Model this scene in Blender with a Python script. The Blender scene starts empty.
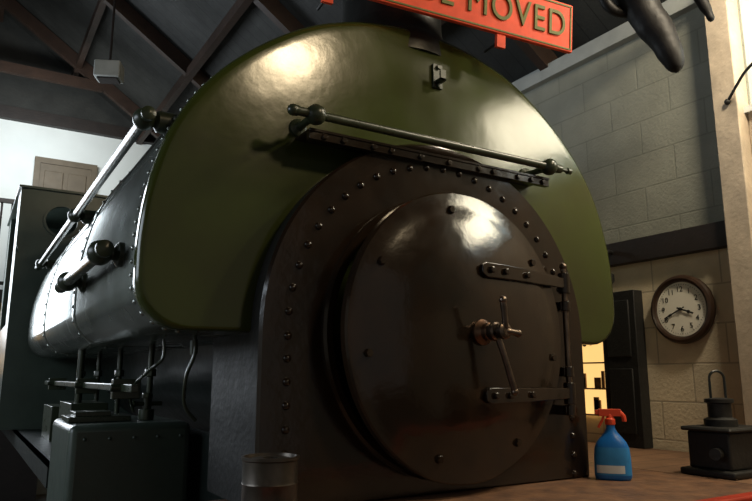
import bpy, bmesh, math, random
from mathutils import Vector, Matrix
random.seed(4)
SC=bpy.context.scene
try:
    SC.view_settings.view_transform='Standard'
    SC.view_settings.look='None'
except Exception as e: print(e)

# ---------------------------------------------------------------- materials
def mat(name,col,rough=.5,metal=0,var=.25,scale=6,bump=0,bscale=40,col2=None,coat=0,rvar=.1,emit=None,estr=0,spec=.5):
    m=bpy.data.materials.new(name); m.use_nodes=True
    nt=m.node_tree; N=nt.nodes; L=nt.links
    b=N['Principled BSDF']
    tc=N.new('ShaderNodeTexCoord')
    n=N.new('ShaderNodeTexNoise'); n.inputs['Scale'].default_value=scale; n.inputs['Detail'].default_value=6
    n.inputs['Roughness'].default_value=.6
    L.new(tc.outputs['Object'],n.inputs['Vector'])
    r=N.new('ShaderNodeValToRGB')
    r.color_ramp.elements[0].position=.3; r.color_ramp.elements[1].position=.7
    c2=col2 if col2 else tuple(c*(1-var) for c in col)
    r.color_ramp.elements[0].color=(*c2,1); r.color_ramp.elements[1].color=(*col,1)
    L.new(n.outputs['Fac'],r.inputs['Fac']); L.new(r.outputs['Color'],b.inputs['Base Color'])
    b.inputs['Metallic'].default_value=metal
    b.inputs['Specular IOR Level'].default_value=spec
    mr=N.new('ShaderNodeMapRange'); mr.inputs['To Min'].default_value=max(0.03,rough-rvar); mr.inputs['To Max'].default_value=rough+rvar
    n2=N.new('ShaderNodeTexNoise'); n2.inputs['Scale'].default_value=scale*2.3; n2.inputs['Detail'].default_value=4
    L.new(tc.outputs['Object'],n2.inputs['Vector'])
    L.new(n2.outputs['Fac'],mr.inputs['Value']); L.new(mr.outputs['Result'],b.inputs['Roughness'])
    if coat: b.inputs['Coat Weight'].default_value=coat; b.inputs['Coat Roughness'].default_value=.08
    if bump:
        n3=N.new('ShaderNodeTexNoise'); n3.inputs['Scale'].default_value=bscale; n3.inputs['Detail'].default_value=5
        L.new(tc.outputs['Object'],n3.inputs['Vector'])
        bp=N.new('ShaderNodeBump'); bp.inputs['Strength'].default_value=bump; bp.inputs['Distance'].default_value=.01
        L.new(n3.outputs['Fac'],bp.inputs['Height']); L.new(bp.outputs['Normal'],b.inputs['Normal'])
    if emit:
        b.inputs['Emission Color'].default_value=(*emit,1); b.inputs['Emission Strength'].default_value=estr
    return m

def block_mat(name):
    m=bpy.data.materials.new(name); m.use_nodes=True
    nt=m.node_tree; N=nt.nodes; L=nt.links; b=N['Principled BSDF']
    tc=N.new('ShaderNodeTexCoord'); s=N.new('ShaderNodeSeparateXYZ'); c=N.new('ShaderNodeCombineXYZ')
    L.new(tc.outputs['Object'],s.inputs[0])
    ad=N.new('ShaderNodeMath'); ad.operation='ADD'; L.new(s.outputs['X'],ad.inputs[0]); L.new(s.outputs['Y'],ad.inputs[1])
    L.new(ad.outputs[0],c.inputs['X']); L.new(s.outputs['Z'],c.inputs['Y'])
    def brick(a,bb,mo):
        br=N.new('ShaderNodeTexBrick'); br.inputs['Scale'].default_value=1
        br.inputs['Brick Width'].default_value=.45; br.inputs['Row Height'].default_value=.225
        br.inputs['Mortar Size'].default_value=.006; br.inputs['Mortar Smooth'].default_value=.4
        br.inputs['Color1'].default_value=(*a,1); br.inputs['Color2'].default_value=(*bb,1); br.inputs['Mortar'].default_value=(*mo,1)
        L.new(c.outputs[0],br.inputs['Vector']); return br
    lo=brick((.72,.61,.43),(.64,.55,.39),(.46,.39,.28))
    hi=brick((.27,.275,.23),(.25,.255,.21),(.215,.22,.18))
    gt=N.new('ShaderNodeMath'); gt.operation='GREATER_THAN'; gt.inputs[1].default_value=2.32; L.new(s.outputs['Z'],gt.inputs[0])
    mx=N.new('ShaderNodeMix'); mx.data_type='RGBA'
    L.new(gt.outputs[0],mx.inputs[0]); L.new(lo.outputs['Color'],mx.inputs[6]); L.new(hi.outputs['Color'],mx.inputs[7])
    n=N.new('ShaderNodeTexNoise'); n.inputs['Scale'].default_value=5; n.inputs['Detail'].default_value=8; L.new(tc.outputs['Object'],n.inputs['Vector'])
    mr=N.new('ShaderNodeMapRange'); mr.inputs['To Min'].default_value=.7; mr.inputs['To Max'].default_value=1.2; L.new(n.outputs['Fac'],mr.inputs['Value'])
    vm=N.new('ShaderNodeVectorMath'); vm.operation='SCALE'; L.new(mx.outputs[2],vm.inputs[0]); L.new(mr.outputs['Result'],vm.inputs['Scale'])
    L.new(vm.outputs['Vector'],b.inputs['Base Color']); b.inputs['Roughness'].default_value=.75
    n2=N.new('ShaderNodeTexNoise'); n2.inputs['Scale'].default_value=60; L.new(tc.outputs['Object'],n2.inputs['Vector'])
    sm=N.new('ShaderNodeMath'); sm.operation='MULTIPLY_ADD'; sm.inputs[1].default_value=-1.2; L.new(lo.outputs['Fac'],sm.inputs[0]); L.new(n2.outputs['Fac'],sm.inputs[2])
    bp=N.new('ShaderNodeBump'); bp.inputs['Strength'].default_value=.35; bp.inputs['Distance'].default_value=.01
    L.new(sm.outputs[0],bp.inputs['Height']); L.new(bp.outputs['Normal'],b.inputs['Normal'])
    return m

def plank_mat(name,col,w=.14,rough=.7):
    m=mat(name,col,rough,var=.5,scale=4,bump=.3,bscale=30)
    nt=m.node_tree; N=nt.nodes; L=nt.links; b=N['Principled BSDF']
    tc=N.new('ShaderNodeTexCoord'); s=N.new('ShaderNodeSeparateXYZ'); L.new(tc.outputs['Object'],s.inputs[0])
    md=N.new('ShaderNodeMath'); md.operation='PINGPONG'; md.inputs[1].default_value=w/2; L.new(s.outputs['Y'],md.inputs[0])
    gt=N.new('ShaderNodeMath'); gt.operation='GREATER_THAN'; gt.inputs[1].default_value=.004; L.new(md.outputs[0],gt.inputs[0])
    mr=N.new('ShaderNodeMapRange'); mr.inputs['To Min'].default_value=.3; L.new(gt.outputs[0],mr.inputs['Value'])
    old=b.inputs['Base Color'].links[0].from_socket
    vm=N.new('ShaderNodeVectorMath'); vm.operation='SCALE'; L.new(old,vm.inputs[0]); L.new(mr.outputs['Result'],vm.inputs['Scale'])
    L.new(vm.outputs['Vector'],b.inputs['Base Color']); return m

M={}
M['green']=mat('olive_green_gloss_paint',(.040,.055,.010),.17,var=.3,scale=2.2,bump=.14,bscale=6,col2=(.033,.038,.009),rvar=.06)
M['green_side']=mat('grey_green_paint_baked_sheen',(.28,.31,.29),.25,metal=.75,var=.3,scale=3,bump=.12,bscale=6,col2=(.15,.165,.14),rvar=.09)  # tank green with the silvery sheen of reflected light put into the colour
M['green_dk']=mat('dark_green_fittings',(.030,.040,.022),.3,var=.3,scale=10)
M['cabgreen']=mat('cab_dark_green',(.050,.070,.055),.35,var=.3,scale=5)
M['black']=mat('smokebox_black',(.010,.0072,.005),.15,var=.35,scale=5,bump=.16,bscale=12,col2=(.020,.011,.0055),rvar=.06,spec=.55)
M['blackmatt']=mat('sooty_black',(.010,.010,.009),.6,var=.4,scale=10,bump=.3)
M['hose']=mat('black_leather',(.007,.006,.006),.55,var=.5,scale=14,bump=.9,bscale=9,spec=.3)
M['chim']=mat('chimney_black',(.010,.011,.009),.35,var=.4,scale=10,bump=.1)
M['inner_black']=mat('smokebox_interior_black',(.003,.003,.003),.95)  # near-black, for the disc closing the smokebox opening
M['frame']=mat('frame_black_paint',(.012,.017,.015),.38,var=.4,scale=8,bump=.1)
M['steel']=mat('worn_steel',(.22,.17,.135),.33,metal=1,var=.5,scale=25)
M['copper']=mat('dull_copper',(.22,.13,.085),.4,metal=1,var=.5,scale=25)
M['block']=block_mat('painted_blockwork')
M['plaster']=mat('cream_plaster',(.60,.50,.38),.75,var=.25,scale=7,bump=.3,col2=(.42,.35,.27))
M['white']=mat('white_wall_paint',(.76,.80,.79),.8,var=.10,scale=2)
M['roof']=plank_mat('dark_roof_boards',(.030,.031,.028),.16)
M['timber']=mat('roof_timber_red_brown',(.040,.020,.012),.6,var=.4,scale=9,bump=.2)
M['floor']=mat('concrete_floor',(.12,.11,.10),.8,var=.3,scale=3,bump=.3)
M['deck']=mat('footplate_brown',(.22,.11,.055),.6,var=.5,scale=12,bump=.4,bscale=30,col2=(.09,.045,.028))
M['wood']=plank_mat('platform_planks',(.24,.13,.07),.18)
M['red']=mat('buffer_beam_red',(.50,.045,.02),.4,scale=12)
M['signred']=mat('sign_red_paint',(.85,.085,.03),.6,var=.22,scale=14,spec=.25)
M['signtxt']=mat('sign_letter_paint',(.16,.17,.045),.6,scale=20,spec=.25)
M['tan']=mat('tan_door',(.13,.10,.065),.6,scale=6)
M['beam']=mat('dark_beam',(.018,.012,.010),.6,var=.4,scale=8,bump=.2)
M['blue']=mat('blue_plastic',(.010,.15,.52),.32,var=.1,scale=5)
M['redpl']=mat('red_plastic',(.78,.08,.03),.35,var=.05)
M['label']=mat('white_label',(.65,.70,.75),.5,var=.1)
M['labelb']=mat('pale_blue_label',(.03,.25,.62),.5,var=.2,scale=30)
M['dial']=mat('clock_dial',(.86,.83,.72),.5,var=.08)
M['ink']=mat('black_ink',(.01,.01,.01),.5)
M['cwood']=mat('dark_mahogany',(.05,.028,.018),.3,var=.4,scale=12,rvar=.05)
M['lampgrey']=mat('grey_lamp_body',(.42,.44,.42),.5)
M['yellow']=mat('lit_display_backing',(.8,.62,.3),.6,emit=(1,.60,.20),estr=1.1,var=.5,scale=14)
M['shelf']=mat('shelf_wood',(.25,.14,.07),.6)
M['tin']=mat('dark_tin',(.10,.085,.07),.32,metal=.8,var=.4,scale=20)
g=bpy.data.materials.new('window_glass'); g.use_nodes=True
gb=g.node_tree.nodes['Principled BSDF']; gb.inputs['Roughness'].default_value=.25; gb.inputs['Base Color'].default_value=(.6,.75,.85,1)
gb.inputs['Emission Color'].default_value=(.55,.72,.9,1); gb.inputs['Emission Strength'].default_value=.9
M['glass']=g

# ---------------------------------------------------------------- geometry helpers
def basis(d):
    d=Vector(d).normalized(); a=Vector((0,0,1)) if abs(d.z)<.9 else Vector((1,0,0))
    u=d.cross(a).normalized(); v=d.cross(u); return d,u,v
def box(bm,x0,x1,y0,y1,z0,z1,mtx=None):
    P=[(x,y,z) for x in(x0,x1) for y in(y0,y1) for z in(z0,z1)]
    vs=[bm.verts.new(mtx@Vector(p) if mtx else p) for p in P]
    for f in((0,1,3,2),(4,6,7,5),(0,4,5,1),(2,3,7,6),(0,2,6,4),(1,5,7,3)): bm.faces.new([vs[i] for i in f])
def lathe(bm,prof,o,d,seg=32,cap=True):
    d,u,v=basis(d); o=Vector(o); rings=[]
    for r,h in prof:
        rings.append([bm.verts.new(o+d*h+(u*math.cos(2*math.pi*i/seg)+v*math.sin(2*math.pi*i/seg))*max(r,1e-4)) for i in range(seg)])
    for a,b in zip(rings,rings[1:]):
        for i in range(seg):
            j=(i+1)%seg; bm.faces.new((a[i],a[j],b[j],b[i]))
    if cap: bm.faces.new(rings[0][::-1]); bm.faces.new(rings[-1])
def cyl(bm,a,b,r,r2=None,seg=20):
    a=Vector(a);b=Vector(b); L=(b-a).length
    lathe(bm,[(r,0),(r if r2 is None else r2,L)],a,b-a,seg)
def ball(bm,c,r,seg=20,sc=(1,1,1)):
    bmesh.ops.create_uvsphere(bm,u_segments=seg,v_segments=seg//2+2,radius=r,matrix=Matrix.Translation(c)@Matrix.Diagonal((*sc,1)))
def dome(bm,c,d,r,h=None,seg=10):
    h=h or r*.7
    lathe(bm,[(r,0),(r*.9,h*.45),(r*.6,h*.8),(r*.15,h)],c,d,seg)
def hexn(bm,c,d,r,h): lathe(bm,[(r,0),(r,h*.85),(r*.85,h)],c,d,6)
def tube(bm,pts,r,seg=12):
    pts=[Vector(p) for p in pts]; rings=[]; n=len(pts); pu=None
    for i,p in enumerate(pts):
        t=(pts[min(i+1,n-1)]-pts[max(i-1,0)]).normalized()
        if pu is None: _,u,v=basis(t)
        else:
            u=(pu-t*pu.dot(t)).normalized(); v=t.cross(u)
        pu=u; rr=r[min(i,len(r)-1)] if isinstance(r,(list,tuple)) else r
        rings.append([bm.verts.new(p+(u*math.cos(2*math.pi*k/seg)+v*math.sin(2*math.pi*k/seg))*rr) for k in range(seg)])
    for a,b in zip(rings,rings[1:]):
        for i in range(seg):
            j=(i+1)%seg; bm.faces.new((a[i],a[j],b[j],b[i]))
    bm.faces.new(rings[0][::-1]); bm.faces.new(rings[-1])
def smoothpts(P,k=6):
    P=[Vector(p) for p in P]; out=[]
    for i in range(len(P)-1):
        p0=P[max(i-1,0)];p1=P[i];p2=P[i+1];p3=P[min(i+2,len(P)-1)]
        for s in range(k):
            t=s/k
            out.append(.5*((2*p1)+(p2-p0)*t+(2*p0-5*p1+4*p2-p3)*t*t+(3*p1-p0-3*p2+p3)*t**3))
    out.append(P[-1]); return out
def make(name,bm,m,parent=None,bev=0,ang=35,mtx=None):
    bmesh.ops.recalc_face_normals(bm,faces=bm.faces)
    me=bpy.data.meshes.new(name); bm.to_mesh(me); bm.free()
    me.polygons.foreach_set('use_smooth',[True]*len(me.polygons))
    try: me.set_sharp_from_angle(angle=math.radians(ang))
    except Exception: pass
    o=bpy.data.objects.new(name,me); SC.collection.objects.link(o)
    me.materials.append(M[m])
    if bev:
        b=o.modifiers.new('bevel','BEVEL'); b.width=bev; b.segments=3; b.limit_method='ANGLE'; b.angle_limit=math.radians(40)
    if mtx is not None: o.matrix_world=mtx
    if parent: o.parent=parent
    return o
def empty(name,loc=(0,0,0)):
    e=bpy.data.objects.new(name,None); e.empty_display_size=.2; SC.collection.objects.link(e); return e
def B(): return bmesh.new()
def text(name,s,size,m,mtx,parent,ext=.003,ax='CENTER',width=None):
    cu=bpy.data.curves.new(name,'FONT'); cu.body=s; cu.size=size; cu.extrude=ext; cu.align_x=ax; cu.align_y='CENTER'
    if width: cu.space_character=1.12
    o=bpy.data.objects.new(name,cu); SC.collection.objects.link(o); bpy.context.view_layer.update()
    dg=bpy.context.evaluated_depsgraph_get(); me=bpy.data.meshes.new_from_object(o.evaluated_get(dg))
    bpy.data.objects.remove(o); 
    if width:
        xs=[v.co.x for v in me.vertices]; k=width/(max(xs)-min(xs)); c=(max(xs)+min(xs))/2
        for v in me.vertices: v.co.x=(v.co.x-c)*k
    me.materials.clear(); me.materials.append(M[m])
    o=bpy.data.objects.new(name,me); SC.collection.objects.link(o); o.matrix_world=mtx; o.parent=parent; return o

CX=1.61; TY=2.20; SY=2.10; CZ=1.66; DECK=1.07
loco=empty('saddle_tank_steam_locomotive')

# ---- saddle tank
half=[(1.15,1.80),(1.15,1.95),(1.13,2.12),(1.075,2.32),(.985,2.49),(.86,2.64),(.70,2.775),(.53,2.88),(.36,2.945),(.18,2.985),(0,3.0)]
hp=[Vector((a,b,0)) for a,b in half]; hp=smoothpts(hp,5)
hp=[(p.x,p.y) for p in hp]
arc=[(.99+.16*math.sin(t),1.81-.16*math.cos(t)) for t in [math.radians(a) for a in range(0,90,12)]]
H=[(.45,1.65)]+arc+hp
prof=[(CX-.01+x,z) for x,z in H]+[(CX-.01-x,z) for x,z in H[::-1][1:]]
def tank_section(y0,y1,sc=1,lip=0,front=False):
    bm=B()
    if front: ys=[(y0,-.030),(y0+.001,-.022),(y0+.005,-.013),(y0+.012,-.005),(y0+.022,-.001),(y0+.03,0),(y1,0)]
    else: ys=[(y0,-.002),(y0+.003,0),(y1-.003,0),(y1,-.004)]
    rings=[]
    for y,off in ys:
        ring=[]
        for x,z in prof:
            d=Vector((x-CX,0,z-2.2)); L=d.length; d=d*((L+off+lip)/L)
            ring.append(bm.verts.new((CX+d.x,y,2.2+d.z)))
        rings.append(ring)
    n=len(prof)
    for a,b in zip(rings,rings[1:]):
        for i in range(n):
            j=(i+1)%n; bm.faces.new((a[i],a[j],b[j],b[i]))
    if front:
        inner=[bm.verts.new((CX+(v.co.x-CX)*.97,y0,2.2+(v.co.z-2.2)*.97)) for v in rings[0]]
        for i in range(n):
            j=(i+1)%n; bm.faces.new((inner[i],inner[j],rings[0][j],rings[0][i]))
        bm.faces.new(inner)
    else: bm.faces.new(rings[0])
    bm.faces.new(rings[-1][::-1]); return bm
def flat_big(o):
    for p in o.data.polygons:
        if len(p.vertices)>10: p.use_smooth=False
flat_big(make('tank_front_section',tank_section(TY,TY+.05,front=True),'green',loco,ang=40))
make('tank_wrapper',tank_section(TY+.046,6.3),'green_side',loco,ang=50)
bm=B()
for ys in (3.55,4.95):
    b2=tank_section(ys,ys+.07,lip=.006); me=bpy.data.meshes.new('t'); b2.to_mesh(me); b2.free(); bm.from_mesh(me)
make('tank_joint_straps',bm,'green_side',loco,ang=50)
bm=B()
def along(P,step):
    out=[];acc=0
    for a,b in zip(P,P[1:]):
        a=Vector((a[0],0,a[1]));b=Vector((b[0],0,b[1]));L=(b-a).length
        while acc<L:
            out.append((a+(b-a)*(acc/L),(b-a).normalized())); acc+=step
        acc-=L
    return out
outl=[(CX-.01-x,z) for x,z in H[1:]]+[(CX-.01+x,z) for x,z in H[::-1][1:-1]]
for p,t in along(outl,.045):
    nrm=Vector((-t.z,0,t.x))
    if nrm.dot(p-Vector((CX,0,2.2)))<0: nrm=-nrm
    dome(bm,(p.x,TY+.075,p.z),nrm,.009,.007,8)
for yy in (3.585,4.985):
    for p,t in along(outl,.07):
        if p.x>CX: continue
        nrm=Vector((-t.z,0,t.x))
        if nrm.dot(p-Vector((CX,0,2.2)))<0: nrm=-nrm
        q=Vector((p.x,yy,p.z))+nrm*.006
        dome(bm,q,nrm,.009,.007,8)
make('tank_rivets',bm,'green_side',loco)

# ---- smokebox
R=.775
def sb_out(a,R):
    c,s=math.cos(a),math.sin(a)
    if s>=0: return (R*c,R*s)
    k=min(R/abs(c) if abs(c)>1e-6 else 9, (CZ-DECK)/abs(s)); return (k*c,k*s)
ca=math.atan2(CZ-DECK,R)
angs=sorted(set([2*math.pi*i/160 for i in range(160)]+[-ca+2*math.pi, math.pi+ca]))
RI=.505
bm=B(); seqs=[]
for a in angs:
    x,z=sb_out(a,R); k=1-.012
    co=[(x,SY+.012),(x*k,SY),(RI*math.cos(a),SY),(RI*math.cos(a),SY+.30)]
    zz=[z,z*k,RI*math.sin(a),RI*math.sin(a)]
    seqs.append([bm.verts.new((CX+c[0],c[1],CZ+w)) for c,w in zip(co,zz)])
n=len(seqs)
for i in range(n):
    a=seqs[i];b=seqs[(i+1)%n]
    for k in range(3): bm.faces.new((a[k],b[k],b[k+1],a[k+1]))
make('smokebox_front',bm,'black',loco,ang=30)
bm=B(); seqs=[]
for a in angs:
    x,z=sb_out(a,R-.006)
    seqs.append([bm.verts.new((CX+x,y,CZ+z)) for y in(SY+.010,2.6)])
for i in range(n):
    a=seqs[i];b=seqs[(i+1)%n]; bm.faces.new((a[0],b[0],b[1],a[1]))
make('smokebox_wrapper',bm,'blackmatt',loco,ang=30)
bm=B(); cyl(bm,(CX,SY+.24,CZ),(CX,SY+.29,CZ),.55,seg=48); make('smokebox_interior',bm,'inner_black',loco)
bm=B()
pr=[(.505,0),(.505,-.012),(.512,-.018),(.535,-.018),(.545,-.010),(.545,0)]
seg=96; rings=[]
for i in range(seg):
    a=2*math.pi*i/seg; rings.append([bm.verts.new((CX+r*math.cos(a),SY+h,CZ+r*math.sin(a))) for r,h in pr])
for i in range(seg):
    a=rings[i];b=rings[(i+1)%seg]
    for k in range(5): bm.faces.new((a[k],b[k],b[k+1],a[k+1]))
make('door_ring',bm,'black',loco,ang=30)
bm=B()
d=(0,-1,0)
for i in range(27):
    a=math.radians(-2+184*i/26); dome(bm,(CX+.675*math.cos(a),SY,CZ+.675*math.sin(a)),d,.0145,.012,12)
for s in(-1,1):
    for i in range(7): dome(bm,(CX+s*.675,SY,CZ-.10-.078*i),d,.0145,.012,12)
make('smokebox_rivets',bm,'black',loco)
bm=B(); box(bm,.99,2.19,2.075,2.10,2.345,2.378); box(bm,.99,2.19,2.07,2.2,2.374,2.384)
for i,x in enumerate([1.05,1.13,1.26,1.34,1.48,1.62,1.78,1.86,2.0,2.08,2.15]):
    hexn(bm,(x,2.076,2.360),d,.012,.012)
make('tank_support_angle',bm,'black',loco,bev=.003)

# ---- smokebox door (domed, ajar)
hx,hy=2.215,2.04
door=empty('smokebox_door'); door.parent=loco
DM=Matrix.Translation((hx,hy,0))@Matrix.Rotation(math.radians(4.2),4,'Z')@Matrix.Translation((-hx,-hy,0))
RD=.548; fy=2.052; DX=CX+.01
bm=B()
KP=[(RD,.022),(.50,.027),(.47,.036),(.40,.056),(.30,.075),(.2,.088),(.1,.095),(.0,.098)]
lathe(bm,[(RD-.01,-.02),(RD,-.012),(RD,.014),(RD-.006,.022)]+KP[1:-1]+[(.01,.098)],(DX,fy,CZ),(0,-1,0),96)
make('door_plate',bm,'black',door,ang=30,mtx=DM)
def dz(r):
    for (r1,h1),(r0,h0) in zip(KP,KP[1:]):
        if r0<=r<=r1: return h0+(h1-h0)*(r-r0)/(r1-r0)
    return .02
bm=B()
for a in (100,150,190,250,300,350,40):
    a=math.radians(a)
    hexn(bm,(DX+.475*math.cos(a),fy-.032,CZ+.475*math.sin(a)),d,.0155,.016)
make('door_bolts',bm,'black',door,mtx=DM)
bm=B()
for zz in (1.90,1.43):
    xs=[1.635,1.66,1.75,1.85,1.95,2.03,2.10,2.17,2.215]
    prev=None
    for x in xs:
        r=math.hypot(x-DX,zz-CZ); y=fy-dz(r)-.003 if x<2.12 else hy-.0
        if x==2.10: y=fy-.033
        h=.030 if x>1.65 else .016
        h=h*(1.0-.25*(x-1.6)/.6)
        cur=[bm.verts.new(q) for q in((x,y,zz-h),(x,y,zz+h),(x,y-.016,zz+h),(x,y-.016,zz-h))]
        if prev:
            for k in range(4): bm.faces.new((prev[k],prev[(k+1)%4],cur[(k+1)%4],cur[k]))
        else: bm.faces.new(cur)
        prev=cur
    bm.faces.new(prev[::-1])
    cyl(bm,(hx,hy,zz-.045),(hx,hy,zz+.045),.025)
    for x in (1.68,1.76,1.90):
        r=math.hypot(x-DX,zz-CZ); hexn(bm,(x,fy-dz(r)-.017,zz),d,.014,.016)
make('hinge_straps',bm,'black',door,bev=.003,mtx=DM)
bm=B(); cyl(bm,(hx,hy,1.34),(hx,hy,1.97),.0125); ball(bm,(hx,hy,1.975),.017,12)
make('hinge_pin',bm,'steel',loco)
bm=B()
for zz in (1.80,1.52,1.36):
    box(bm,hx-.025,hx+.025,hy,SY,zz-.02,zz+.02)
    cyl(bm,(hx,hy,zz-.022),(hx,hy,zz+.022),.022)
make('hinge_lugs',bm,'black',loco,bev=.003)
cy=fy-.098
bm=B(); lathe(bm,[(.048,0),(.048,.012),(.040,.02),(.033,.03),(.033,.05),(.028,.055)],(DX,cy,CZ),d,28)
make('dart_boss',bm,'copper',door,mtx=DM,ang=30)
bm=B(); cyl(bm,(DX,cy-.03,CZ),(DX,cy-.13,CZ),.017); lathe(bm,[(.03,0),(.034,.012),(.034,.03),(.028,.036)],(DX,cy-.05,CZ),d,20)
lathe(bm,[(.028,0),(.03,.01),(.03,.022),(.022,.028)],(DX,cy-.10,CZ),d,20)
def lever(y,a,L,bk=0):
    dx,dzv=math.sin(a),-math.cos(a)
    P=[Vector((DX,y,CZ)),Vector((DX+dx*L*.3,y-.012,CZ+dzv*L*.3)),Vector((DX+dx*L,y-.02,CZ+dzv*L))]
    tube(bm,smoothpts(P,5),[.013-.003*i/10 if i<8 else .012 for i in range(11)],12); ball(bm,P[-1],.0145,12)
lever(cy-.07,math.radians(18),.225)
lever(cy-.115,math.radians(-168),.11)
lever(cy-.115,math.radians(80),.05)
make('dart_handles',bm,'steel',door,mtx=DM,ang=40)

# ---- handrails
bm=B()
ry=2.045; rz=2.425
lathe(bm,[(.006,0),(.018,.006),(.020,.02),(.0165,.03),(.0165,1.29),(.020,1.30),(.018,1.33),(.008,1.34),(.008,1.37),(.014,1.375),(.014,1.395),(.004,1.40)],(.905,ry,rz),(1,0,0),24)
for x in(1.0,2.165):
    ball(bm,(x,ry,rz),.038,24); lathe(bm,[(.036,0),(.034,.01),(.018,.02),(.014,.06),(.016,.13)],(x,TY,rz),(0,-1,0),20)
ball(bm,(.91,ry,rz),.021,16)
make('front_handrail',bm,'green_dk',loco,ang=40)
bm=B()
def side_rail(x,y0,y1,z,r,posts,br):
    lathe(bm,[(.006,0),(r*1.25,.01),(r*1.25,.03),(r,.04),(r,y1-y0-.04),(r*1.25,y1-y0-.03),(r*1.2,y1-y0-.01),(.006,y1-y0)],(x,y0,z),(0,1,0),20)
    for y in posts:
        ball(bm,(x,y,z),br,20)
        xs=min(px for px,pz in prof if abs(pz-z)<.09)
        lathe(bm,[(br*.6,0),(br*.45,.02),(br*.5,(xs-x)-.03),(br,(xs-x)-.015),(br,(xs-x)+.05)],(x,y,z),(1,0,0),16)
side_rail(.465,2.24,6.15,2.39,.02,(2.32,4.0,5.9),.04)
side_rail(.375,2.35,3.55,1.925,.024,(2.46,3.3),.045)
make('side_handrails',bm,'green_dk',loco,ang=40)

bm=B(); box(bm,1.635,1.685,2.188,2.2,2.74,2.85); box(bm,1.645,1.675,2.15,2.19,2.76,2.772); box(bm,1.645,1.675,2.15,2.158,2.76,2.81)
hexn(bm,(1.66,2.188,2.835),d,.011,.01); hexn(bm,(1.66,2.188,2.75),d,.011,.01)
make('lamp_bracket',bm,'green_dk',loco,bev=.002)
bm=B(); CHY=2.47
lathe(bm,[(.285,-.08),(.28,.0),(.262,.03),(.245,.06),(.238,.12),(.235,.62),(.26,.64),(.27,.68),(.26,.71),(.21,.72),(.21,.4),(.1,.39)],(CX-.01,CHY,2.98),(0,0,1),64)
make('chimney',bm,'chim',loco,ang=30)

# boiler, frames, footplate
bm=B(); lathe(bm,[(.60,0),(.60,3.75)],(CX,2.55,1.70),(0,1,0),48); make('boiler_barrel',bm,'frame',loco)
bm=B()
for s in(-1,1): box(bm,CX+s*.62-.015,CX+s*.62+.015,2.42,8.0,.45,1.25)
box(bm,CX-.7,CX+.7,2.5,2.62,.5,1.6)
make('main_frames',bm,'frame',loco)
bm=B(); box(bm,.45,2.785,1.49,2.42,DECK-.03,DECK); make('front_footplate',bm,'deck',loco,bev=.004)
bm=B(); box(bm,.42,2.785,1.43,1.488,.62,DECK+.012); 
make('buffer_beam',bm,'red',loco,bev=.008)
bm=B()
for x in(.85,2.35):
    lathe(bm,[(.14,0),(.13,.03),(.095,.06),(.085,.28),(.04,.28),(.04,.4),(.2,.41),(.21,.43),(.15,.45),(.01,.455)],(x,1.43,.86),(0,-1,0),32)
make('buffers',bm,'blackmatt',loco)
bm=B(); box(bm,.42,.98,3.85,8.1,DECK-.02,DECK); box(bm,.42,.44,3.85,8.1,DECK-.12,DECK)
box(bm,2.22,2.78,2.42,8.1,DECK-.02,DECK)
make('side_running_plate',bm,'frame',loco)
bm=B(); box(bm,.41,.92,3.10,3.72,.5,1.30); make('cylinder_cladding',bm,'cabgreen',loco,bev=.03)
bm=B(); box(bm,.42,.68,3.24,3.48,1.302,1.325); box(bm,.45,.60,3.27,3.44,1.325,1.345)
cyl(bm,(.76,3.3,1.3),(.76,3.3,1.35),.035); cyl(bm,(.76,3.3,1.35),(.76,3.3,1.41),.016); hexn(bm,(.76,3.3,1.40),(0,0,1),.026,.025)
cyl(bm,(.70,3.3,1.375),(.83,3.3,1.375),.010); ball(bm,(.70,3.3,1.375),.017,10)
make('cylinder_lubricator',bm,'green_dk',loco,bev=.004)
bm=B()
for k in range(5): dome(bm,(.47+.10*k,3.10,1.24),d,.008,.006)
make('cladding_rivets',bm,'cabgreen',loco)
bm=B()
box(bm,.56,.59,2.7,5.8,1.44,1.47)
for y in(2.9,3.9,5.2): box(bm,.53,.64,y,y+.04,1.41,1.49); cyl(bm,(.575,y,1.455),(.52,y,1.455),.015)
for y in (4.3,): cyl(bm,(.6,y,1.3),(.6,y,1.66),.02)
for y in (3.35,4.1,4.8,5.5): cyl(bm,(.78,y,1.07),(.78,y,1.66),.014); hexn(bm,(.78,y,1.5),(0,0,1),.028,.04)
box(bm,.55,.75,4.2,4.7,DECK,1.35); box(bm,.55,.8,5.1,5.6,DECK,1.3)
make('reversing_rod_and_brackets',bm,'green_dk',loco,bev=.004)
bm=B()
tube(bm,smoothpts([(.72,2.45,1.66),(.72,2.44,1.58),(.70,2.46,1.50),(.71,2.5,1.40),(.76,2.52,1.34)],6),.007,10)
cyl(bm,(.72,2.45,1.63),(.72,2.45,1.58),.015,seg=8)
tube(bm,smoothpts([(.66,2.65,1.64),(.66,2.65,1.57),(.62,2.7,1.52),(.62,3.0,1.44),(.66,3.1,1.35)],6),.006,10)
make('small_pipes',bm,'green_dk',loco)
bm=B()
for y in (4.65,5.9):
    for x in (.86,2.3):
        lathe(bm,[(.5,0),(.5,.10),(.42,.10),(.42,0),(.5,0)],(x,y,.5),(1,0,0),40,cap=False)
        cyl(bm,(x,y,.5),(x+.12,y,.5),.1)
        for k in range(10):
            a=k*math.pi/5; cyl(bm,(x+.05,y,.5),(x+.05,y+.43*math.cos(a),.5+.43*math.sin(a)),.03,.022,8)
make('driving_wheels',bm,'frame',loco)
bm=B()
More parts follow.
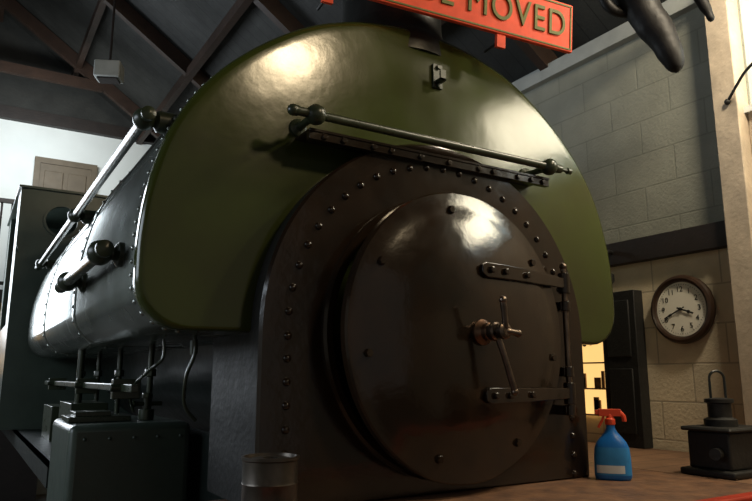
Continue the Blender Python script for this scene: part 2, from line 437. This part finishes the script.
def sheet_hole(x0,x1,z0,z1,hxc,hzc,r,y0,y1):
    K=40; f=[];
    for side_y in(y0,y1):
        inner=[];outer=[]
        for i in range(K):
            a=2*math.pi*i/K; c,s=math.cos(a),math.sin(a)
            kx=((x1-hxc) if c>0 else (hxc-x0))/max(abs(c),1e-6); kz=((z1-hzc) if s>0 else (hzc-z0))/max(abs(s),1e-6); k=min(kx,kz)
            inner.append(bm.verts.new((hxc+r*c,side_y,hzc+r*s))); outer.append(bm.verts.new((hxc+k*c,side_y,hzc+k*s)))
        for i in range(K):
            j=(i+1)%K; bm.faces.new((inner[i],inner[j],outer[j],outer[i]))
        f.append((inner,outer))
    for i in range(K):
        j=(i+1)%K
        bm.faces.new((f[0][0][i],f[0][0][j],f[1][0][j],f[1][0][i])); bm.faces.new((f[0][1][i],f[0][1][j],f[1][1][j],f[1][1][i]))
CR0,CR1=.30,2.78
sheet_hole(CR0,1.2,2.55,3.12,.64,2.86,.13,6.40,6.43)
box(bm,CR0,1.2,6.40,6.43,DECK,2.55); box(bm,1.2,CR1,6.40,6.43,DECK,3.12)
for x in(CR0,CR1-.03):
    box(bm,x,x+.03,6.43,8.1,DECK,1.95); box(bm,x,x+.03,6.43,6.8,1.95,3.12); box(bm,x,x+.03,7.8,8.1,1.95,3.12)
box(bm,CR0+.03,CR1-.03,8.07,8.1,DECK,3.12)
make('cab_sheets',bm,'cabgreen',loco)
bm=B(); 
lathe(bm,[(.13,0),(.15,0),(.15,.015),(.13,.015),(.13,0)],(.64,6.40,2.86),(0,-1,0),36,cap=False)
box(bm,.28,2.79,6.37,8.2,3.12,3.14)
make('cab_roof_and_spectacle',bm,'cabgreen',loco)

# ---- sign
sign=empty('not_to_be_moved_sign')
SM=Matrix.Translation((1.56,2.075,3.115))@Matrix.Rotation(math.radians(-5.5),4,'Z')@Matrix.Rotation(math.radians(6),4,'X')
bm=B(); box(bm,-.80,.755,-.012,.012,-.115,.115); make('board',bm,'signred',sign,bev=.004,mtx=SM)
bm=B(); 
box(bm,-.79,.745,-.015,-.012,.100,.107); box(bm,-.79,.745,-.015,-.012,-.107,-.100); box(bm,.738,.745,-.015,-.012,-.107,.107)
make('board_border',bm,'signtxt',sign,mtx=SM)
text('lettering','NOT TO BE MOVED',.175,'signtxt',SM@Matrix.Translation((-.025,-.015,0))@Matrix.Rotation(math.pi/2,4,'X'),sign,width=1.46,ext=.004)
bm=B(); box(bm,.33,.375,-.006,.012,-.175,-.11); box(bm,-.5,-.455,-.006,.012,-.175,-.11); make('hanging_tabs',bm,'signred',sign,mtx=SM)
bm=B(); 
for x in (.35,-.475): tube(bm,[(x,.012,-.14),(x,.06,-.15),(x,.115,-.155)],.006,8)
make('hooks',bm,'blackmatt',sign,mtx=SM)

# ---- room
bm=B()
X0,X1=3.66,3.86
box(bm,X0,X1,-4,.2,0,3.85); box(bm,X0,X1,.2,1.93,0,2.98); box(bm,X0,X1,.2,1.93,3.72,3.85); box(bm,X0,X1,1.93,10.2,0,3.85)
make('wall_right',bm,'block')
bm=B(); box(bm,3.54,X0,1.93,2.07,DECK,3.85); box(bm,3.63,X0,-.1,1.93,DECK,2.98); make('wall_right_pilaster',bm,'plaster',bev=.006)
win=empty('window_1'); 
bm=B()
for a,b2 in((.2,.26),(.74,.79),(1.32,1.37),(1.87,1.93)): box(bm,3.68,3.74,a,b2,2.98,3.72)
box(bm,3.681,3.739,.2,1.93,2.98,3.03); box(bm,3.681,3.739,.2,1.93,3.67,3.72); box(bm,3.60,3.74,.2,1.93,2.95,2.985)
make('frame',bm,'white',win)
bm=B(); box(bm,3.78,3.785,.2,1.93,2.98,3.72); make('pane',bm,'glass',win)
bm=B(); box(bm,-4.2,3.86,10,10.2,0,5.05); make('wall_back',bm,'white')
bm=B(); box(bm,-4.2,3.86,10.0,10.1,5.05,6.9)
make('wall_back_gable_boarding',bm,'roof')
bm=B(); box(bm,-4.2,3.66,9.9,10,4.95,5.12); make('trim_1',bm,'beam')
bm=B(); box(bm,-4.2,-4,-4,10.2,0,3.85); make('wall_left',bm,'white')
bm=B(); box(bm,-4.2,3.86,-4,10.2,-.1,0); make('floor',bm,'floor')
bm=B(); box(bm,2.80,X0-.01,.2,9.95,0,DECK-.002); make('platform',bm,'wood')
bm=B()
rx,rzz=-.2,6.65
for xa,za,xb,zb in((3.9,3.8,rx,rzz),(rx,rzz,-4.3,3.8)):
    v=[bm.verts.new(p) for p in((xa,-4,za),(xb,-4,zb),(xb,10.2,zb),(xa,10.2,za),(xa,-4,za+.08),(xb,-4,zb+.08),(xb,10.2,zb+.08),(xa,10.2,za+.08))]
    for f in((0,1,2,3),(4,7,6,5),(0,4,5,1),(1,5,6,2),(2,6,7,3),(3,7,4,0)): bm.faces.new([v[i] for i in f])
make('ceiling',bm,'roof')
bm=B()
def beam(a,b,w,h):
    a=Vector(a);b=Vector(b);dd=(b-a); L=dd.length; dd.normalize()
    s=dd.cross(Vector((0,0,1))) ; 
    s=s.normalized() if s.length>.01 else Vector((0,1,0)); u=s.cross(dd)
    m=Matrix((( dd.x,s.x,u.x,a.x),(dd.y,s.y,u.y,a.y),(dd.z,s.z,u.z,a.z),(0,0,0,1)))
    box(bm,0,L,-w/2,w/2,-h/2,h/2,m)
for y in (3.4,5.4,7.4,9.4):
    beam((3.7,y,3.85),(rx,y,rzz-.12),.08,.16); beam((-4,y,3.85),(rx,y,rzz-.12),.08,.16)
beam((1.3,9.4,5.45),(-1.7,9.4,5.45),.06,.14)
for t in(.2,.45,.7,.95):
    x=3.7+(rx-3.7)*t; z=3.8+(rzz-3.8)*t-.1; beam((x,-3,z),(x,10,z),.07,.12)
    x=-4+(rx+4)*t; beam((x,-3,z),(x,10,z),.07,.12)
make('roof_trusses',bm,'timber')
bm=B(); box(bm,3.60,X0,2.07,9.9,2.22,2.37); make('trim_2',bm,'beam',bev=.005)
bm=B(); box(bm,3.60,X0,2.07,9.9,3.74,3.85); make('trim_3',bm,'lampgrey')
dr=empty('door_1')
bm=B(); box(bm,.66,1.32,9.94,9.985,2.5,4.40)
make('leaf',bm,'tan',dr)
bm=B()
for a,b2 in((.72,.96),(1.02,1.26)):
    for c,e in((2.6,3.3),(3.4,4.3)): box(bm,a,b2,9.925,9.945,c,e)
make('panels',bm,'tan',dr,bev=.01)
bm=B(); box(bm,.59,.66,9.92,9.99,2.5,4.48); box(bm,1.32,1.39,9.92,9.99,2.5,4.48); box(bm,.59,1.39,9.921,9.99,4.40,4.48); make('architrave',bm,'tan',dr)
bm=B(); box(bm,-4,2.2,8.9,9.99,2.35,2.5); make('mezzanine_floor',bm,'beam')
bm=B(); box(bm,-4,2.2,8.92,8.97,3.55,3.6); box(bm,-4,2.2,8.93,8.96,2.56,2.6)
for i in range(56): cyl(bm,(-3.95+i*.11,8.945,2.5),(-3.95+i*.11,8.945,3.56),.012,seg=8)
for i in range(5): box(bm,-3.98+i*1.5,-3.90+i*1.5,8.90,8.98,2.5,3.68)
make('mezzanine_railing',bm,'beam')
cab=empty('display_cabinet')
bm=B(); box(bm,-.6,.9,9.7,9.72,1.5,2.1); make('lit_back',bm,'yellow',cab)
bm=B(); box(bm,-.62,.92,9.35,9.7,0,1.485); make('cupboard_base',bm,'beam',cab)
bm=B()
for z in(1.5,1.8,2.1): box(bm,-.62,.92,9.35,9.7,z-.015,z+.015)
for x in(-.62,.13,.9): box(bm,x-.01,x+.01,9.351,9.7,1.485,2.11)
for i in range(26):
    x=-.55+random.random()*1.4; z=random.choice([1.515,1.815]); w=.03+random.random()*.05
    box(bm,x,x+w,9.42,9.55,z,z+.08+random.random()*.14)
make('shelves_and_exhibits',bm,'shelf',cab)
d2=empty('door_2')
bm=B(); box(bm,3.57,3.658,2.72,2.98,DECK,2.04); make('leaf',bm,'blackmatt',d2,bev=.004)
bm=B(); box(bm,3.56,3.572,2.76,2.94,1.15,1.55); box(bm,3.56,3.572,2.76,2.94,1.62,1.98); make('panels',bm,'blackmatt',d2,bev=.006)
c2=empty('lit_wall_cabinet')
bm=B(); box(bm,3.63,3.655,3.0,3.85,1.25,1.97); make('lit_back',bm,'yellow',c2)
bm=B()
for z in(1.25,1.42,1.59,1.76,1.97): box(bm,3.61,3.63,3.0,3.85,z-.005,z+.005)
for y in(3.0,3.85): box(bm,3.60,3.63,y-.006,y+.006,1.24,1.98)
for i in range(26):
    y=3.03+random.random()*.74; z=random.choice([1.255,1.425,1.595,1.765]); box(bm,3.62,3.63,y,y+.02+random.random()*.04,z,z+.05+random.random()*.07)
make('shelves',bm,'shelf',c2)
bm=B(); tube(bm,smoothpts([(3.64,2.9,2.30),(3.52,2.86,2.30),(3.48,2.84,2.24),(3.48,2.84,2.16)],5),.014,10)
lathe(bm,[(.02,0),(.045,.02),(.045,.06),(.025,.09)],(3.48,2.84,2.16),(0,0,-1),16); cyl(bm,(3.65,2.9,2.3),(3.62,2.9,2.3),.04)
make('wall_pipe_fitting',bm,'blackmatt')

# ---- clock
ck=empty('railway_wall_clock')
c0=Vector((3.655,2.435,1.895)); nd=(-1,0,0)
CR=.205
bm=B(); lathe(bm,[(CR-.02,0),(CR,.01),(CR,.03),(CR-.008,.045),(CR-.022,.052),(CR-.036,.045),(CR-.042,.03),(CR-.042,.028)],c0,nd,64); make('case',bm,'cwood',ck,ang=25)
bm=B(); lathe(bm,[(CR-.043,.02),(CR-.043,.032),(.01,.0325)],c0,nd,64); make('dial',bm,'dial',ck)
FM=Matrix(((0,0,-1,c0.x-.0335),(-1,0,0,c0.y),(0,1,0,c0.z),(0,0,0,1)))
nums=['12','1','2','3','4','5','6','7','8','9','10','11']
for i,s in enumerate(nums):
    a=math.radians(30*i); text('numeral_'+s,s,.046,'ink',FM@Matrix.Translation((.118*math.sin(a),.118*math.cos(a),0)),ck,ext=.0006)
bm=B()
for i in range(60):
    a=math.radians(6*i); L=.01 if i%5==0 else .005
    m=FM@Matrix.Rotation(-a,4,'Z'); box(bm,-.0012,.0012,.150-L,.150,0,.001,m)
def hand(a,L,w):
    m=FM@Matrix.Rotation(-math.radians(a),4,'Z'); box(bm,-w,w,-.025,L,.004,.006,m)
    box(bm,-w*1.9,w*1.9,L*.55,L*.72,.0042,.0058,m)
hand(246,.125,.0035); hand(111,.085,.005)
cyl(bm,FM@Vector((0,0,0)),FM@Vector((0,0,.01)),.01)
make('hands_and_minute_marks',bm,'ink',ck)

# ---- spray bottle
sb=empty('spray_bottle')
BM=Matrix.Translation((2.41,2.0,DECK))@Matrix.Rotation(math.radians(-48),4,'Z')
lv=[(0,.066,.036),(.006,.073,.042),(.02,.076,.045),(.09,.075,.045),(.13,.071,.043),(.155,.060,.038),(.178,.042,.031),(.195,.027,.023),(.212,.019,.019),(.228,.018,.018)]
def bottle_ring(z,a,b,t0=0,t1=2*math.pi,n=40,off=0,full=True):
    out=[]
    for i in range(n if full else n+1):
        t=t0+(t1-t0)*i/n; c,s=math.cos(t),math.sin(t); e=.75 if z<.17 else 1
        out.append(Vector(((a+off)*math.copysign(abs(c)**e,c),(b+off)*math.copysign(abs(s)**e,s),z)))
    return out
bm=B(); rs=[[bm.verts.new(p) for p in bottle_ring(*l)] for l in lv]
for a,b2 in zip(rs,rs[1:]):
    for i in range(40): bm.faces.new((a[i],a[(i+1)%40],b2[(i+1)%40],b2[i]))
bm.faces.new(rs[0][::-1]); bm.faces.new(rs[-1]); make('bottle_body',bm,'blue',sb,ang=50,mtx=BM)
def lab(z0,z1,t0,t1,off,m,name):
    bm=B(); rr=[]
    for k in range(9):
        z=z0+(z1-z0)*k/8
        for (za,aa,ba),(zb,ab,bb) in zip(lv,lv[1:]):
            if za<=z<=zb: f=(z-za)/(zb-za); a=aa+(ab-aa)*f; b=ba+(bb-ba)*f; break
        rr.append([bm.verts.new(p) for p in bottle_ring(z,a,b,t0,t1,30,off,False)])
    for a,b in zip(rr,rr[1:]):
        for i in range(30): bm.faces.new((a[i],a[i+1],b[i+1],b[i]))
    make(name,bm,m,sb,mtx=BM)
lab(.022,.135,math.radians(198),math.radians(342),.0008,'labelb','front_label')
lab(.03,.062,math.radians(215),math.radians(300),.0016,'label','label_white_panel')
bm=B()
lathe(bm,[(.021,0),(.022,.004),(.022,.024),(.016,.028),(.013,.045)],(0,0,.226),(0,0,1),24)
box(bm,-.045,.045,-.012,.012,.262,.292); box(bm,-.06,-.045,-.009,.009,.268,.288); 
tube(bm,smoothpts([(.04,0,.28),(.055,0,.262),(.058,0,.24)],4),.010,10)
tube(bm,smoothpts([(-.025,0,.265),(-.032,0,.245),(-.045,0,.222),(-.05,0,.212)],5),.006,10)
make('trigger_head',bm,'redpl',sb,bev=.004,mtx=BM)

# ---- tin
bm=B(); lathe(bm,[(.07,0),(.076,.003),(.076,.008),(.073,.012),(.073,.07),(.075,.075),(.073,.08),(.073,.15),(.075,.155),(.073,.16),(.073,.212),(.077,.215),(.077,.223),(.07,.223),(.068,.213),(.05,.213),(.05,.218),(.02,.218),(.02,.213),(.003,.213)],(.725,1.72,DECK),(0,0,1),48)
make('paint_tin',bm,'tin',ang=30)

# ---- jack
jk=empty('screw_jack'); J=(2.97,1.84)
bm=B(); box(bm,J[0]-.15,J[0]+.18,J[1]-.13,J[1]+.13,DECK,DECK+.03); box(bm,J[0]-.12,J[0]+.15,J[1]-.10,J[1]+.10,DECK+.03,DECK+.19); box(bm,J[0]-.14,J[0]+.17,J[1]-.12,J[1]+.12,DECK+.19,DECK+.21)
make('base_casting',bm,'blackmatt',jk,bev=.012)
bm=B(); lathe(bm,[(.07,0),(.07,.03),(.05,.04),(.05,.10),(.062,.105),(.062,.12),(.03,.125)],(J[0]-.01,J[1],DECK+.21),(0,0,1),28)
cyl(bm,(J[0]-.13,J[1]-.05,DECK+.1),(J[0]-.17,J[1]-.06,DECK+.1),.025)
make('turret',bm,'blackmatt',jk,ang=30)
bm=B(); pts=[(J[0]-.01-.035*.85,J[1]+.035*.5,DECK+.33)]
for i in range(13):
    a=math.pi-math.pi*i/12; pts.append((J[0]-.01+.035*.85*math.cos(a),J[1]-.035*.5*math.cos(a),DECK+.42+.035*math.sin(a)))
pts.append((J[0]-.01+.035*.85,J[1]-.035*.5,DECK+.33)); tube(bm,pts,.006,8)
make('loop_handle',bm,'frame',jk)

# ---- hanging leather hose bag, top right
bm=B()
tube(bm,smoothpts([(2.96,2.2,3.76),(3.0,2.14,3.62),(3.05,2.11,3.47),(3.10,2.06,3.33),(3.135,2.03,3.20),(3.15,2.02,3.12)],5),
     [.12,.12,.118,.11,.11,.112,.115,.11,.10,.095,.092,.09,.092,.09,.085,.08,.075,.07,.07,.066,.06,.055,.048,.04,.028,.012],20)
tube(bm,smoothpts([(2.9,2.25,3.76),(2.86,2.24,3.62),(2.9,2.22,3.52),(3.0,2.17,3.50),(3.06,2.12,3.58)],5),[.03]*21,10)
tube(bm,smoothpts([(3.12,2.0,3.76),(3.2,1.93,3.62),(3.27,1.90,3.48),(3.30,1.885,3.40)],5),[.045,.045,.045,.04,.04,.04,.036,.034,.032,.03,.03,.025,.02,.02,.018,.01],14)
cyl(bm,(2.62,2.45,3.72),(3.5,1.98,3.76),.022)
make('water_crane_hose',bm,'hose',ang=60)
bm=B(); tube(bm,smoothpts([(3.535,1.98,3.02),(3.5,1.9,3.08),(3.45,1.8,3.13),(3.4,1.6,3.2)],5),.008,8); ball(bm,(3.535,1.98,3.02),.018,10)
make('window_stay_rod',bm,'blackmatt')
lf=empty('ceiling_lamp')
LM=Matrix.Translation((1.02,7.0,4.62))@Matrix.Rotation(math.radians(-25),4,'Z')
bm=B(); box(bm,-.13,.13,-.1,.1,-.08,.1); make('housing',bm,'lampgrey',lf,bev=.015,mtx=LM)
bm=B(); box(bm,-.10,.10,-.075,.075,-.095,-.078); cyl(bm,(0,0,.1),(0,0,1.0),.012); make('lens_and_rod',bm,'beam',lf,mtx=LM)

# ---------------------------------------------------------------- lights
def area(name,loc,tgt,sx,sy,p,col):
    l=bpy.data.lights.new(name,'AREA'); l.shape='RECTANGLE'; l.size=sx; l.size_y=sy; l.energy=p; l.color=col
    o=bpy.data.objects.new(name,l); SC.collection.objects.link(o); o.location=loc
    o.rotation_euler=(Vector(tgt)-Vector(loc)).to_track_quat('-Z','Y').to_euler(); return o
area('hall_lamp',(2.45,-1.2,4.55),(1.2,2.2,2.4),.45,.3,42,(1,.78,.48))
area('window_daylight',(3.60,.85,3.38),(1.2,1.6,2.4),.8,.45,22,(1,.88,.62))
area('left_window_daylight',(-3.6,3.2,2.9),(1,3.2,2.0),3.0,1.4,75,(.78,.88,1))
area('tank_side_fill',(-.85,8.4,3.1),(.3,3.5,2.2),1.5,2.4,130,(.84,.92,1))  # added out-of-view panel light that gives the tank side its sheen
area('back_wall_fill',(.3,8.2,4.5),(.6,10,3.9),1.2,.4,46,(.95,1,1))  # added light without a fitting, brightens the upper back wall
area('right_wall_fill',(3.0,1.1,3.95),(3.66,2.8,1.7),.25,.25,40,(1,.86,.64))  # extra fill for the clock wall, no real lamp here
W=bpy.data.worlds.new('world'); SC.world=W; W.use_nodes=True
W.node_tree.nodes['Background'].inputs[0].default_value=(1,.92,.82,1); W.node_tree.nodes['Background'].inputs[1].default_value=.15

# ---------------------------------------------------------------- camera
cd=bpy.data.cameras.new('camera'); cam=bpy.data.objects.new('camera',cd); SC.collection.objects.link(cam)
cd.sensor_width=36; cd.lens=667*36/752; cd.clip_start=.05
yaw=math.radians(31.5); pit=math.radians(10.7)
cam.location=(0,0,1.5); cam.rotation_euler=(math.pi/2+pit,0,-yaw)
SC.camera=cam
